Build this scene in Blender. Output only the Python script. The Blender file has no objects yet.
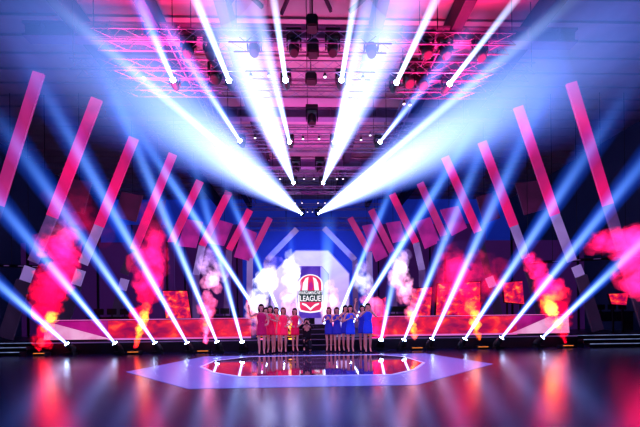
import bpy, bmesh, math, random
from mathutils import Vector, Matrix, Quaternion, noise
R = random.Random(7)
C = bpy.context.scene.collection
F = 340.0; HZ = 319.5; RY = 13.35; RH = .45
# ---------------------------------------------------------------- camera
cam_d = bpy.data.cameras.new('camera'); cam = bpy.data.objects.new('camera', cam_d); C.objects.link(cam)
cam_d.sensor_width = 36; cam_d.lens = 36*F/640; cam_d.shift_y = (HZ-213.5)/640; cam_d.clip_start = .05
CP = Vector((0, 0, 1.2))
CR = Matrix.Rotation(math.radians(-1.68), 3, 'Z') @ Matrix.Rotation(math.radians(90), 3, 'X') @ Matrix.Rotation(math.radians(-.7), 3, 'Z')
cam.location = CP; cam.rotation_euler = CR.to_euler()
bpy.context.scene.camera = cam
def ray(px, py): return CR @ Vector(((px-320)/F, -(py-HZ)/F, -1))
def P(px, py, y):                      # point of the hall plane at depth y
    d = ray(px, py); return CP + d*(y/d.y)
def G(px, py, z=0):                    # point on a level plane
    d = ray(px, py); return CP + d*((z-CP.z)/d.z)
# ---------------------------------------------------------------- materials
def newmat(n):
    m = bpy.data.materials.new(n); m.use_nodes = True; nt = m.node_tree; nt.nodes.clear()
    return m, nt, nt.nodes.new('ShaderNodeOutputMaterial')
def nd(nt, t, **k):
    n = nt.nodes.new(t)
    for a, b in k.items():
        if a.startswith('i_'):
            q = a[2:]; n.inputs[int(q) if q.isdigit() else q].default_value = b
        else: setattr(n, a, b)
    return n
def mathn(nt, op, a, b=None, clamp=False):
    n = nt.nodes.new('ShaderNodeMath'); n.operation = op; n.use_clamp = clamp
    for i, v in enumerate((a, b)):
        if v is None: continue
        if isinstance(v, (int, float)): n.inputs[i].default_value = v
        else: nt.links.new(v, n.inputs[i])
    return n.outputs[0]
def c4(c): return (c[0], c[1], c[2], 1)
def pbr(name, col, rough=.5, metal=0., emi=None, es=0., var=.15, scale=4., bump=0.):
    m, nt, out = newmat(name); b = nd(nt, 'ShaderNodeBsdfPrincipled'); L = nt.links.new
    tc = nd(nt, 'ShaderNodeTexCoord'); no = nd(nt, 'ShaderNodeTexNoise'); no.inputs['Scale'].default_value = scale; no.inputs['Detail'].default_value = 4
    L(tc.outputs['Object'], no.inputs['Vector'])
    mx = nd(nt, 'ShaderNodeMix', data_type='RGBA'); mx.inputs[6].default_value = c4([x*(1-var) for x in col]); mx.inputs[7].default_value = c4([min(1, x*(1+var)) for x in col])
    L(no.outputs['Fac'], mx.inputs[0]); L(mx.outputs[2], b.inputs['Base Color'])
    b.inputs['Roughness'].default_value = rough; b.inputs['Metallic'].default_value = metal
    if emi: b.inputs['Emission Color'].default_value = c4(emi); b.inputs['Emission Strength'].default_value = es
    if bump:
        bu = nd(nt, 'ShaderNodeBump'); bu.inputs['Strength'].default_value = bump; L(no.outputs['Fac'], bu.inputs['Height']); L(bu.outputs[0], b.inputs['Normal'])
    L(b.outputs[0], out.inputs[0]); return m
def glow(name, c1, c2, s, scale=1.5, lo=.35, hi=.65, stretch=(1, 1, 1), c3=None):
    """emissive surface with a soft procedural pattern"""
    m, nt, out = newmat(name); L = nt.links.new
    tc = nd(nt, 'ShaderNodeTexCoord'); mp = nd(nt, 'ShaderNodeMapping'); mp.inputs['Scale'].default_value = stretch
    no = nd(nt, 'ShaderNodeTexNoise'); no.inputs['Scale'].default_value = scale; no.inputs['Detail'].default_value = 5; no.inputs['Distortion'].default_value = .6
    L(tc.outputs['Object'], mp.inputs[0]); L(mp.outputs[0], no.inputs['Vector'])
    r = nd(nt, 'ShaderNodeValToRGB'); r.color_ramp.elements[0].position = lo; r.color_ramp.elements[0].color = c4(c1)
    r.color_ramp.elements[1].position = hi; r.color_ramp.elements[1].color = c4(c2)
    if c3: e = r.color_ramp.elements.new(min(1, hi+.1)); e.color = c4(c3)
    L(no.outputs['Fac'], r.inputs[0]); b = nd(nt, 'ShaderNodeBsdfPrincipled'); b.inputs['Base Color'].default_value = (.02, .02, .03, 1); b.inputs['Roughness'].default_value = .4
    L(r.outputs[0], b.inputs['Emission Color']); b.inputs['Emission Strength'].default_value = s
    L(b.outputs[0], out.inputs[0]); return m
_bm = {}
def beam_mat(core, halo, ks, hs, kp=10., hp=2., fall=1.2, near=0., farc=None, mp=3.5):
    """glowing shell drawn as lit haze in a cone of light: brightness follows the chord through the cone, from any viewpoint"""
    key = (core, halo, ks, hs, kp, hp, fall, near, farc, mp)
    if key in _bm: return _bm[key]
    m, nt, out = newmat('glowing_haze_beam'); L = nt.links.new  # emission on the cone in place of haze lit by the lamp
    geo = nd(nt, 'ShaderNodeNewGeometry'); tc = nd(nt, 'ShaderNodeTexCoord')
    def flat(sock, typ):
        vt = nd(nt, 'ShaderNodeVectorTransform', vector_type=typ, convert_from='WORLD', convert_to='OBJECT'); L(sock, vt.inputs[0])
        mu = nd(nt, 'ShaderNodeVectorMath', operation='MULTIPLY'); mu.inputs[1].default_value = (1, 1, 0); L(vt.outputs[0], mu.inputs[0])
        no = nd(nt, 'ShaderNodeVectorMath', operation='NORMALIZE'); L(mu.outputs[0], no.inputs[0]); return no.outputs[0]
    dt = nd(nt, 'ShaderNodeVectorMath', operation='DOT_PRODUCT'); L(flat(geo.outputs['Normal'], 'VECTOR'), dt.inputs[0]); L(flat(geo.outputs['Incoming'], 'VECTOR'), dt.inputs[1])
    c = mathn(nt, 'ABSOLUTE', dt.outputs['Value'])
    sx = nd(nt, 'ShaderNodeSeparateXYZ'); L(tc.outputs['Generated'], sx.inputs[0]); t = sx.outputs['Z']
    inv = mathn(nt, 'SUBTRACT', 1.0, t, True)
    fo = mathn(nt, 'POWER', inv, fall)
    no = nd(nt, 'ShaderNodeTexNoise'); no.inputs['Scale'].default_value = .45; no.inputs['Detail'].default_value = 3; L(tc.outputs['Object'], no.inputs['Vector'])
    nz = mathn(nt, 'ADD', mathn(nt, 'MULTIPLY', no.outputs['Fac'], .9), .55)
    nb = mathn(nt, 'ADD', 1.0, mathn(nt, 'MULTIPLY', mathn(nt, 'POWER', inv, 5.), near))
    k = mathn(nt, 'MULTIPLY', mathn(nt, 'MULTIPLY', mathn(nt, 'POWER', c, kp), mathn(nt, 'MULTIPLY', fo, nb)), ks)
    h = mathn(nt, 'MULTIPLY', mathn(nt, 'MULTIPLY', mathn(nt, 'POWER', c, hp), mathn(nt, 'MULTIPLY', fo, nz)), hs)
    e1 = nd(nt, 'ShaderNodeEmission'); mc = nd(nt, 'ShaderNodeMix', data_type='RGBA'); mc.inputs[6].default_value = c4(farc or core); mc.inputs[7].default_value = c4(core)
    L(mathn(nt, 'POWER', inv, mp), mc.inputs[0]); L(mc.outputs[2], e1.inputs[0]); L(k, e1.inputs[1])
    e2 = nd(nt, 'ShaderNodeEmission'); e2.inputs[0].default_value = c4(halo); L(h, e2.inputs[1])
    tr = nd(nt, 'ShaderNodeBsdfTransparent'); a1 = nd(nt, 'ShaderNodeAddShader'); a2 = nd(nt, 'ShaderNodeAddShader')
    L(e1.outputs[0], a1.inputs[0]); L(e2.outputs[0], a1.inputs[1]); L(a1.outputs[0], a2.inputs[0]); L(tr.outputs[0], a2.inputs[1]); L(a2.outputs[0], out.inputs[0])
    m.cycles.emission_sampling = 'NONE'
    _bm[key] = m; return m
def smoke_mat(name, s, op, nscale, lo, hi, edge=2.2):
    """soft self-glowing billows: colour from the mesh, thinned by noise and towards each billow's rim"""
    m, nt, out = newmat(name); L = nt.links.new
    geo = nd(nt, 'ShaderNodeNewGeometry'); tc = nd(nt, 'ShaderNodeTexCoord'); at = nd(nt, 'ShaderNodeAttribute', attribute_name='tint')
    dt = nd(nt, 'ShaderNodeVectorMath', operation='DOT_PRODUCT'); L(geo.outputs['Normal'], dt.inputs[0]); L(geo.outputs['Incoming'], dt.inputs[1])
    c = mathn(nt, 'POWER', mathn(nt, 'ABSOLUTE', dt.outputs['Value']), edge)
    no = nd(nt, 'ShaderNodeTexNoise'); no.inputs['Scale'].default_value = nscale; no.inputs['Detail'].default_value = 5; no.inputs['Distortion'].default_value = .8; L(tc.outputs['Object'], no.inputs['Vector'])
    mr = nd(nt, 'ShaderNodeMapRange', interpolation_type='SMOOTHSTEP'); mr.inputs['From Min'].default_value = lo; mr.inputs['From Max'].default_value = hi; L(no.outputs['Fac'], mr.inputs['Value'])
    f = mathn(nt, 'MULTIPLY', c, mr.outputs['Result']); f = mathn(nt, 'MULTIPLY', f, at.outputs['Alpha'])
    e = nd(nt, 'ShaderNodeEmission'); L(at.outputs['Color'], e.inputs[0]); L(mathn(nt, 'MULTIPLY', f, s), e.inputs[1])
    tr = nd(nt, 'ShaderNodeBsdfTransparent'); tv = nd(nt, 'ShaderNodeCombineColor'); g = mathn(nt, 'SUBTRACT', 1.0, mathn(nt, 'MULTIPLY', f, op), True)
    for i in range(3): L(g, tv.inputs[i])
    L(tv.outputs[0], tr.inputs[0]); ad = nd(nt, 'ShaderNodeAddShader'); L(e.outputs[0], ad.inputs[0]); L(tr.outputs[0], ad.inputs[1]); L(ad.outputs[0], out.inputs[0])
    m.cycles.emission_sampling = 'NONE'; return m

M = {}
M['black'] = pbr('matt_black_metal', (.008, .008, .014), .7, .1)
M['case'] = pbr('fixture_casing', (.006, .007, .014), .55, .1)
M['truss'] = pbr('aluminium_truss', (.17, .12, .22), .45, .7)
M['riser'] = pbr('dark_stage_fascia', (.008, .007, .025), .5)
M['deckt'] = pbr('stage_deck', (.02, .015, .04), .3)
M['nosing'] = glow('lit_step_nosing', (.15, .2, .45), (.35, .45, .8), .75, 3)
M['wall'] = pbr('dark_hall_wall', (.03, .03, .07), .8, 0, (.001, .003, .02), .5, .3, .5)  # faint blue light put in as emission
M['backwall'] = pbr('blue_glow_drape', (.05, .07, .25), .8, 0, (.01, .03, .35), .5, .4, .3)  # blue light on the drape partly put in as emission
M['ceil'] = pbr('corrugated_roof_deck', (.26, .2, .24), .7, 0, None, 0, .35, .8, .2)
M['steel'] = pbr('painted_roof_steel', (.02, .015, .04), .6, .2)
M['girder'] = pbr('painted_girder', (.14, .09, .2), .6, .1)
M['lens'] = glow('burning_lens', (.35, .55, 1), (.5, .7, 1), 45, 2)
M['bulb'] = glow('small_lamp_bulb', (.8, .7, 1), (1, .9, 1), 2.2, 2)
M['strip'] = glow('bright_led_edge', (1, .12, .5), (.8, .25, .8), .7, 1)
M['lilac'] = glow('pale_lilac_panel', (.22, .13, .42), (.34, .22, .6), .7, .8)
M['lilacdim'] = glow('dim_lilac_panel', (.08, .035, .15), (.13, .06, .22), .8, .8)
M['greypost'] = glow('glowing_grey_post', (.012, .007, .028), (.03, .015, .05), .8, .8)  # post is no lamp; its lit grey is put in as emission
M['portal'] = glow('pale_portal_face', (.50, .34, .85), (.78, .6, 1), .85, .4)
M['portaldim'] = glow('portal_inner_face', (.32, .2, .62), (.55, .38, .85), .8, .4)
M['screenp'] = glow('violet_screen', (.06, .02, .35), (.12, .05, .5), 1., 1)
M['flameled'] = glow('flame_image_led', (.25, .0, .08), (.75, .01, .05), 1., 1.6, .35, .62, (1, 1, 1.6), (1, .12, .05))
M['flamescr'] = glow('bright_flame_screen', (.3, .0, .1), (.9, .02, .06), 1., 3.2, .38, .56, (1, 1, 1.3), (1, .32, .08))
M['magled'] = glow('magenta_led', (.28, .0, .16), (.45, .01, .25), .9, 1)
M['whitetri'] = glow('pink_white_graphic', (.75, .2, .5), (.9, .45, .75), .8, 1.2)
M['bar'] = glow('pink_light_bar', (.25, .02, .16), (.9, .012, .19), .85, .4, .3, .7)
M['bardim'] = glow('rose_light_bar', (.25, .015, .13), (.45, .03, .2), 1., .5, .3, .7)
M['plate0'] = glow('deep_wine_plate', (.018, .004, .02), (.05, .008, .045), .9, .6)
M['plate1'] = glow('magenta_plate', (.16, .01, .16), (.42, .02, .26), .9, .6)  # light on the plates painted as emission, stronger near the centre
M['flat'] = pbr('violet_glow_flat', (.05, .02, .09), .8, 0, (.03, .006, .06), .8, .5, .3, .3)  # violet fog around the stage put in as emission
M['amber'] = glow('amber_slot', (1, .2, .03), (1, .4, .1), 1.2, 3)
# ---------------------------------------------------------------- mesh helpers
class MB:
    def __init__(s): s.bm = bmesh.new()
    def box(s, c, d, rot=None):
        m = Matrix.Translation(Vector(c)) @ (rot.to_4x4() if rot else Matrix()) @ Matrix.Diagonal((d[0], d[1], d[2], 1))
        bmesh.ops.create_cube(s.bm, size=1, matrix=m); return s
    def bevelbox(s, c, d, b=.02, rot=None):
        r = bmesh.ops.create_cube(s.bm, size=1, matrix=Matrix.Translation(Vector(c)) @ (rot.to_4x4() if rot else Matrix()) @ Matrix.Diagonal((d[0], d[1], d[2], 1)))
        ed = {e for v in r['verts'] for e in v.link_edges}
        bmesh.ops.bevel(s.bm, geom=list(ed), offset=b, segments=2, affect='EDGES'); return s
    def tube(s, a, b, r, n=6, r2=None):
        a, b = Vector(a), Vector(b); d = b-a; q = d.to_track_quat('Z', 'Y')
        m = Matrix.Translation((a+b)/2) @ q.to_matrix().to_4x4()
        bmesh.ops.create_cone(s.bm, cap_ends=True, segments=n, radius1=r, radius2=r if r2 is None else r2, depth=d.length, matrix=m); return s
    def bar(s, a, b, w, t, up=(0, 1, 0)):
        """flat bar a->b, width w across, thickness t along 'up'"""
        a, b = Vector(a), Vector(b); z = (b-a).normalized(); y = Vector(up); y = (y-z*y.dot(z)).normalized(); x = y.cross(z)
        m = Matrix((x, y, z)).transposed(); return s.box((a+b)/2, (w, t, (b-a).length), m)
    def prism(s, pts, off):
        off = Vector(off); a = [s.bm.verts.new(Vector(p)-off/2) for p in pts]; b = [s.bm.verts.new(Vector(p)+off/2) for p in pts]
        s.bm.faces.new(a); s.bm.faces.new(b[::-1]); n = len(a)
        for i in range(n): s.bm.faces.new((a[i], b[i], b[(i+1) % n], a[(i+1) % n]))
        return s
    def lathe(s, prof, n=20, sx=1, sy=1, c=(0, 0, 0), cap=True):
        rings = []
        for r, z in prof: rings.append([s.bm.verts.new((c[0]+r*sx*math.cos(2*math.pi*k/n), c[1]+r*sy*math.sin(2*math.pi*k/n), c[2]+z)) for k in range(n)])
        for a, b in zip(rings, rings[1:]):
            for k in range(n): s.bm.faces.new((a[k], a[(k+1) % n], b[(k+1) % n], b[k]))
        if cap: s.bm.faces.new(rings[0][::-1]); s.bm.faces.new(rings[-1])
        return s
    def build(s, name, mat, parent=None, smooth=False, loc=None, q=None):
        bmesh.ops.recalc_face_normals(s.bm, faces=s.bm.faces[:])
        me = bpy.data.meshes.new(name); s.bm.to_mesh(me); s.bm.free()
        if smooth:
            for p in me.polygons: p.use_smooth = True
        o = bpy.data.objects.new(name, me); C.objects.link(o); me.materials.append(M[mat] if isinstance(mat, str) else mat)
        if loc is not None: o.location = loc
        if q is not None: o.rotation_mode = 'QUATERNION'; o.rotation_quaternion = q
        if parent: o.parent = parent
        return o
def tag(o, label=None, cat=None, group=None, kind=None):
    for k, v in (('label', label), ('category', cat), ('group', group), ('kind', kind)):
        if v: o[k] = v
    return o
def empty(name, loc, label, cat, group=None):
    o = bpy.data.objects.new(name, None); C.objects.link(o); o.location = loc; o.empty_display_size = .2
    return tag(o, label, cat, group)
def rel(o, *pts): return [Vector(p)-o.location for p in pts]
# ---------------------------------------------------------------- the hall
# floor: glossy dark
m, nt, out = newmat('polished_dark_floor'); L = nt.links.new
b = nd(nt, 'ShaderNodeBsdfPrincipled'); tc = nd(nt, 'ShaderNodeTexCoord'); no = nd(nt, 'ShaderNodeTexNoise'); no.inputs['Scale'].default_value = .6; no.inputs['Detail'].default_value = 6
L(tc.outputs['Object'], no.inputs['Vector']); mr = nd(nt, 'ShaderNodeMapRange'); mr.inputs['To Min'].default_value = .17; mr.inputs['To Max'].default_value = .25; L(no.outputs['Fac'], mr.inputs['Value']); L(mr.outputs[0], b.inputs['Roughness'])
b.inputs['Base Color'].default_value = (.008, .012, .07, 1); b.inputs['Specular IOR Level'].default_value = .7; b.inputs['IOR'].default_value = 1.6
L(b.outputs[0], out.inputs[0]); M['floor'] = m
def inlay_mat(name, col, rough, emi, es):
    mm = pbr(name, col, rough, 0, emi, es, .2, .5); bb = [n for n in mm.node_tree.nodes if n.type == 'BSDF_PRINCIPLED'][0]; bb.inputs['IOR'].default_value = 1.6; bb.inputs['Specular IOR Level'].default_value = .8; return mm
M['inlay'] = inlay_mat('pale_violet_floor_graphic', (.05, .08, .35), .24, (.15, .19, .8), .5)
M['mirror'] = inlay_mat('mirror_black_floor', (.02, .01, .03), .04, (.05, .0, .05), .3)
bb = [n for n in M['mirror'].node_tree.nodes if n.type == 'BSDF_PRINCIPLED'][0]; bb.inputs['Metallic'].default_value = .8; bb.inputs['Base Color'].default_value = (.55, .4, .5, 1)
for l_ in list(bb.inputs['Base Color'].links): M['mirror'].node_tree.links.remove(l_)
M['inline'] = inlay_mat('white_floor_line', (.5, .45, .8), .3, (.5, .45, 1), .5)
tag(MB().box((0, 11, -.1), (36, 36, .2)).build('floor', 'floor'), kind='structure')
tag(MB().box((-17.5, 12, 5.6), (.3, 34, 11.6)).build('wall_left', 'wall'), kind='structure')
tag(MB().box((17.5, 12, 5.6), (.3, 34, 11.6)).build('wall_right', 'wall'), kind='structure')
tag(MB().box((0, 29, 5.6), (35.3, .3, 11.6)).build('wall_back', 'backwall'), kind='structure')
mb = MB(); mb.box((0, 12, 11.55), (36, 35, .2))
for i in range(40): mb.box((0, -4+i*.82, 11.42), (35, .12, .1))
tag(mb.build('ceiling', 'ceil'), kind='structure')
# roof steel
g0 = 'dark steel roof rafters'
for x, side in ((-7.4, 'leftmost'), (-4.9, 'second from the left'), (-2.55, 'third from the left'), (2.3, 'third from the right'), (4.9, 'second from the right'), (7.6, 'rightmost')):
    o = MB().box((x, 12, 10.95), (.35, 33, .7)).build('roof_rafter', 'steel'); tag(o, 'dark steel roof rafter running to the back of the hall, %s' % side, 'rafter', g0)
for y, lb in ((11.2, 'deep violet girder crossing the roof nearest the camera'), (15.5, 'violet roof girder second from the camera'), (20.5, 'violet roof girder farthest back')):
    mb = MB(); mb.box((0, y, 10.75), (18, .35, .07)); mb.box((0, y, 10.35), (18, .35, .07)); mb.box((0, y, 10.55), (18, .1, .36))
    for k in range(-8, 9): mb.box((k*1.05, y-.12, 10.55), (.05, .16, .36))
    tag(mb.build('roof_girder', 'girder'), lb, 'girder')
for x, lb in ((-2.0, 'left of the centre line'), (2.0, 'right of the centre line')):
    t = empty('cross_brace', (x, 10.3, 11.2), 'crossed steel roof brace %s' % lb, 'brace')
    t0 = t.location
    MB().bar(Vector((-.6, -.8, 0)), Vector((.6, .6, 0)), .1, .1, (0, 0, 1)).build('brace_bar', 'steel', t); MB().bar(Vector((.6, -.8, -.11)), Vector((-.6, .6, -.11)), .1, .1, (0, 0, 1)).build('brace_bar', 'steel', t)
t = empty('cross_brace', (0, 10.2, 11.2), 'peaked steel roof brace above the central hanging boxes', 'brace')
MB().bar(Vector((0, -.9, 0)), Vector((.8, .8, 0)), .09, .1, (0, 0, 1)).build('brace_bar', 'steel', t); MB().bar(Vector((0, -.9, -.11)), Vector((-.8, .8, -.11)), .09, .1, (0, 0, 1)).build('brace_bar', 'steel', t)
# trusses
def truss(a, b, lb, s=.34, group=None):
    a, b = Vector(a), Vector(b); t = empty('lighting_truss', a, lb, 'truss', group); d = b-a; L_ = d.length; u = d.normalized(); w = Vector((0, 0, 1)).cross(u).normalized(); z = Vector((0, 0, 1))
    cs = [w*(s/2)*i+z*(s/2)*j for i, j in ((-1, -1), (1, -1), (1, 1), (-1, 1))]
    for c in cs: MB().tube(c, c+d, .022, 5).build('chord', 'truss', t)
    mb = MB(); n = max(2, int(L_/.42))
    for k in range(n):
        p, q = u*(L_*k/n), u*(L_*(k+1)/n)
        for f in range(4):
            c0, c1 = cs[f], cs[(f+1) % 4]
            mb.tube(p+(c0 if k % 2 else c1), q+(c1 if k % 2 else c0), .008, 4)
    mb.build('bracing', 'truss', t)
    nh = max(2, int(L_/3))
    for k in range(nh+1):
        p = u*(L_*k/nh); MB().tube(p+z*s/2, p+z*(11.3-a.z), .012, 4).build('hanging_cable', 'black', t)
    return t
TZ = 9.05
rows = [(9.6, 5.9, 'nearest the camera'), (10.7, 7.2, 'second from the camera'), (11.6, 6.6, 'third from the camera'), (14.2, 6.6, 'fourth from the camera, above the middle of the stage'), (15.4, 6.0, 'fifth from the camera'), (18.0, 5.6, 'sixth from the camera'), (20.6, 5.2, 'seventh from the camera'), (23.7, 5.2, 'eighth and farthest from the camera')]
for y, hw, lb in rows: truss((-hw, y, TZ), (hw, y, TZ), 'silver cross truss lit pink, '+lb)
for x, lb in ((-3.8, 'left'), (3.8, 'right')): truss((x, 9.75, TZ+.36), (x, 23.5, TZ+.36), 'long silver truss running to the back above the %s of the stage' % lb)
for k, (y, z) in enumerate(((24.6, 8.35), (25.6, 8.1))): truss((-5, y, z), (5, y, z), 'low silver truss over the pale portal, %s of two' % ('front' if k == 0 else 'rear'))
# ---------------------------------------------------------------- moving heads
def moving_head(S, E, mat, r0, r1, label, hang=False, lit=True, base_z=0., scale=1., group=None, ext=1.):
    """S lens point, E far end of the beam"""
    S, E = Vector(S), Vector(E); d = (E-S).normalized(); q = d.to_track_quat('Z', 'Y'); s = scale
    piv = S-d*.2*s
    if hang: bz = piv.z+.36*s; root = Vector((piv.x, piv.y, bz)); sg = -1
    else: bz = base_z; root = Vector((piv.x, piv.y, bz)); sg = 1
    t = empty('moving_head_light', root, label, 'stage light', group)
    pz = piv.z-bz                                    # pivot height in local
    MB().bevelbox((0, 0, sg*.045*s), (.34*s, .3*s, .09*s), .015).build('base', 'case', t)
    y = MB(); ax = Vector((d.y, -d.x, 0)); ax = ax.normalized() if ax.length > .01 else Vector((1, 0, 0))
    rot = Matrix((ax, Vector((0, 0, 1)).cross(ax), Vector((0, 0, 1)))).transposed()
    y.box((0, 0, sg*.105*s), (.34*s, .12*s, .03*s), rot)
    for i in (-1, 1): y.box(Vector((0, 0, (pz+sg*.1*s)/2))+ax*i*.155*s, (.03*s, .1*s, abs(pz)-.06*s), rot)
    y.build('yoke', 'case', t)
    h = MB(); h.lathe([(.05, -.2), (.1, -.19), (.125, -.1), (.13, 0), (.115, .1), (.105, .19), (.095, .2)], 16)
    for v in h.bm.verts: v.co *= s
    hd = h.build('head', 'case', t, True, loc=(0, 0, pz), q=q)
    MB().lathe([(.085*s, .201*s), (.085*s, .212*s)], 16).build('lens', 'lens' if lit else 'black', hd)
    if lit:
        E2 = S+(E-S)*ext; Ln = (E2-S).length; rr = r0+(r1-r0)*ext
        bmh = MB(); N = 8; bmh.lathe([(r0+(rr-r0)*k/N, Ln*k/N) for k in range(N+1)], 40, cap=False)
        bmh.build('light_beam', mat, hd, True, loc=(0, 0, .215*s))
    return t
W = (.62, .8, 1.); BL = (.01, .12, 1.)
bf = lambda ks, hs, fall=1.3, kp=9., hp=2.2, near=3., core=W, halo=BL, farc=None, mp=3.5: beam_mat(core, halo, ks, hs, kp, hp, fall, near, farc, mp)
FC = (.12, .34, 1.)
ff = lambda ks, hs, fall=1.0, kp=14.: bf(ks*1.25, hs, fall, kp, 2., farc=FC, mp=2.)
FD = 12.85
fl = [  # lens pixel, far pixel, far radius px, material, words
 ((67, 344), (-62, 231), 15, ff(0.65, 0.50), 'leftmost of the floor row, beside the left steps'),
 ((115, 343.5), (-45, 150), 17, ff(0.57, 0.50), 'second from the left in the row'),
 ((155, 343), (-20, 92), 19, ff(0.51, 0.47), 'third from the left in the row'),
 ((187, 343), (20, 48), 20, ff(0.57, 0.40), 'fourth from the left in the row'),
 ((217, 342), (96, 50), 18, ff(0.61, 0.33), 'fifth from the left in the row'),
 ((242, 342), (190, 150), 13, ff(0.65, 0.30), 'sixth from the left beside the pink group'),
 ((381, 340), (407, 215), 13, ff(0.65, 0.30), 'sixth from the right beside the blue group'),
 ((404, 340), (502, 100), 17, ff(0.57, 0.35), 'fifth from the right in the row'),
 ((432, 339), (550, 80), 19, ff(0.57, 0.40), 'fourth from the right in the row'),
 ((465, 339), (635, 80), 20, ff(0.51, 0.40), 'third from the right in the row'),
 ((501.5, 338), (700, 92), 19, ff(0.51, 0.47), 'second from the right in the row'),
 ((542.5, 337.5), (720, 167), 17, ff(0.57, 0.50), 'rightmost, beside the largest flame')]
for (s, e, rp, mt, lb) in fl:
    d2 = 10.3; moving_head(P(*s, FD), P(*e, d2), mt, .065, rp*d2/F, 'blue-white floor beam light, '+lb, group='moving heads in a row on the floor')
fs = [((267, 327), (128, 116), 14, ff(0.99, 0.39), 'behind the women in pink, beam leaning far left'),
      ((285, 326), (222, 178), 10, ff(0.91, 0.31), 'behind the women in pink, beam leaning slightly left'),
      ((299, 327), (288, 213), 8, ff(0.19, 0.17, 1.0), 'behind the photographer, faint upright beam'),
      ((324, 327), (329, 213), 11, ff(0.42, 0.39, .8, 4), 'right of the shield sign, soft upright beam'),
      ((334.5, 326), (398, 172), 10, ff(0.99, 0.31), 'behind the women in blue, beam leaning slightly right'),
      ((351, 326), (480, 118), 15, ff(0.99, 0.39), 'behind the women in blue, beam leaning far right')]
for (s, e, rp, mt, lb) in fs:
    d2 = 14.6; moving_head(P(*s, 16.2), P(*e, d2), mt, .06, rp*d2/F, 'beam light on the stage deck '+lb, base_z=.45, group='moving heads on the stage deck')
ov = [  # overhead: px, depth, far px, far depth, r px at far, material, words
 ((173, 80), 10.7, (125, -30), 7.2, 17, bf(1.1, .35, .8, farc=(.2, .35, 1)), 'second truss far left, short narrow beam'),
 ((229, 80.5), 10.7, (187, -22), 7.2, 7, bf(1.10, 0.25, .6, 3), 'second truss left of centre, hard narrow beam'),
 ((285.5, 80), 10.7, (271, -20), 7.2, 6, bf(1.10, 0.25, .6, 3), 'second truss just left of centre, hard narrow beam'),
 ((341.5, 80), 10.7, (358, -20), 7.2, 6, bf(1.10, 0.25, .6, 3), 'second truss just right of centre, hard narrow beam'),
 ((396.5, 82.5), 10.7, (446, -22), 7.2, 7, bf(1.10, 0.25, .6, 3), 'second truss right of centre, hard narrow beam'),
 ((449.5, 84), 10.7, (533, -22), 7.2, 6, bf(0.80, 0.20, .6, 3), 'second truss far right, hard narrow beam'),
 ((240, 141), 14.2, (150, 2), 8.0, 16, bf(1.1, .35, .8, farc=(.25, .35, 1)), 'fourth truss far left, pale beam'),
 ((289.5, 142), 14.2, (252, -12), 7.5, 13, bf(0.75, 0.35, .6, 5), 'fourth truss left of centre'),
 ((334.5, 142), 14.2, (370, -12), 7.5, 13, bf(0.75, 0.35, .6, 5), 'fourth truss right of centre'),
 ((380, 142), 14.2, (478, 20), 8.0, 16, bf(.9, .35, .9, farc=(.25, .35, 1)), 'fourth truss far right, pale beam'),
 ((293.5, 183), 18.0, (212, -22), 7.0, 48, bf(1.9, .3, .35, 5, 1.5, .8, halo=(.1, .15, 1), farc=(.3, .38, 1), mp=.9), 'sixth truss left of centre, broad beam'),
 ((323, 183), 18.0, (408, -22), 7.0, 48, bf(1.9, .3, .35, 5, 1.5, .8, halo=(.1, .15, 1), farc=(.3, .38, 1), mp=.9), 'sixth truss right of centre, broad beam'),
 ((301.5, 213.5), 23.6, (50, 20), 6.6, 100, bf(1.9, .5, .6, 5, 1.6, .8, core=(.8, .9, 1), halo=(.03, .1, 1), farc=(.12, .3, 1), mp=.8), 'eighth truss, broadest beam to the upper left'),
 ((318.5, 213.5), 23.6, (632, 22), 6.6, 106, bf(1.8, .5, .65, 5.5, 1.6, .8, core=(.8, .9, 1), halo=(.02, .1, 1), farc=(.12, .3, 1), mp=.8), 'eighth truss, broadest beam to the upper right'),
 ((299, 211.5), 23.4, (40, -8), 7.2, 10, bf(1.2, .25, 1., 4, 2.), 'eighth truss, thin beam edging the broad left beam'),
 ((321, 211.5), 23.4, (598, -22), 7.2, 12, bf(1.1, .25, 1., 4, 2.), 'eighth truss, thin beam edging the broad right beam'),
]
for (s, d1, e, d2, rp, mt, lb) in ov:
    moving_head(P(*s, d1), P(*e, d2), mt, .07, rp*d2/F, 'beam light hung under the '+lb, hang=True, group='moving heads hung from the trusses', ext=1.0)
# unlit heads & small lamps on trusses
for px, py, d, lb in ((187, 50, 9.6, 'far left'), (210, 52, 9.6, 'left of the first beam'), (254, 49, 9.6, 'left of centre'), (294, 49, 9.6, 'just left of the central boxes'), (333, 49, 9.6, 'just right of the central boxes'), (372, 50, 9.6, 'right of centre'), (428, 51, 9.6, 'right'), (447, 52, 9.6, 'further right'), (482, 54, 9.6, 'far right')):
    S = P(px, py+4, d); moving_head(S, S+Vector((0, -.5, -1)), None, 0, 0, 'unlit black moving head under the nearest truss, '+lb, True, False, scale=1.25, group='unlit moving heads')
for px, py, d, lb in ((215, 78, 10.7, 'second truss, left'), (410, 82, 10.7, 'second truss, right'), (424, 84, 10.7, 'second truss, further right'), (312, 122, 14.2, 'fourth truss, at the centre'), (296, 170, 18, 'sixth truss, left of centre'), (320, 170, 18, 'sixth truss, right of centre')):
    S = P(px, py+2, d); moving_head(S, S+Vector((0, -.6, -1)), None, 0, 0, 'unlit black moving head under the '+lb, True, False, scale=1.5, group='unlit moving heads')
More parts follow.
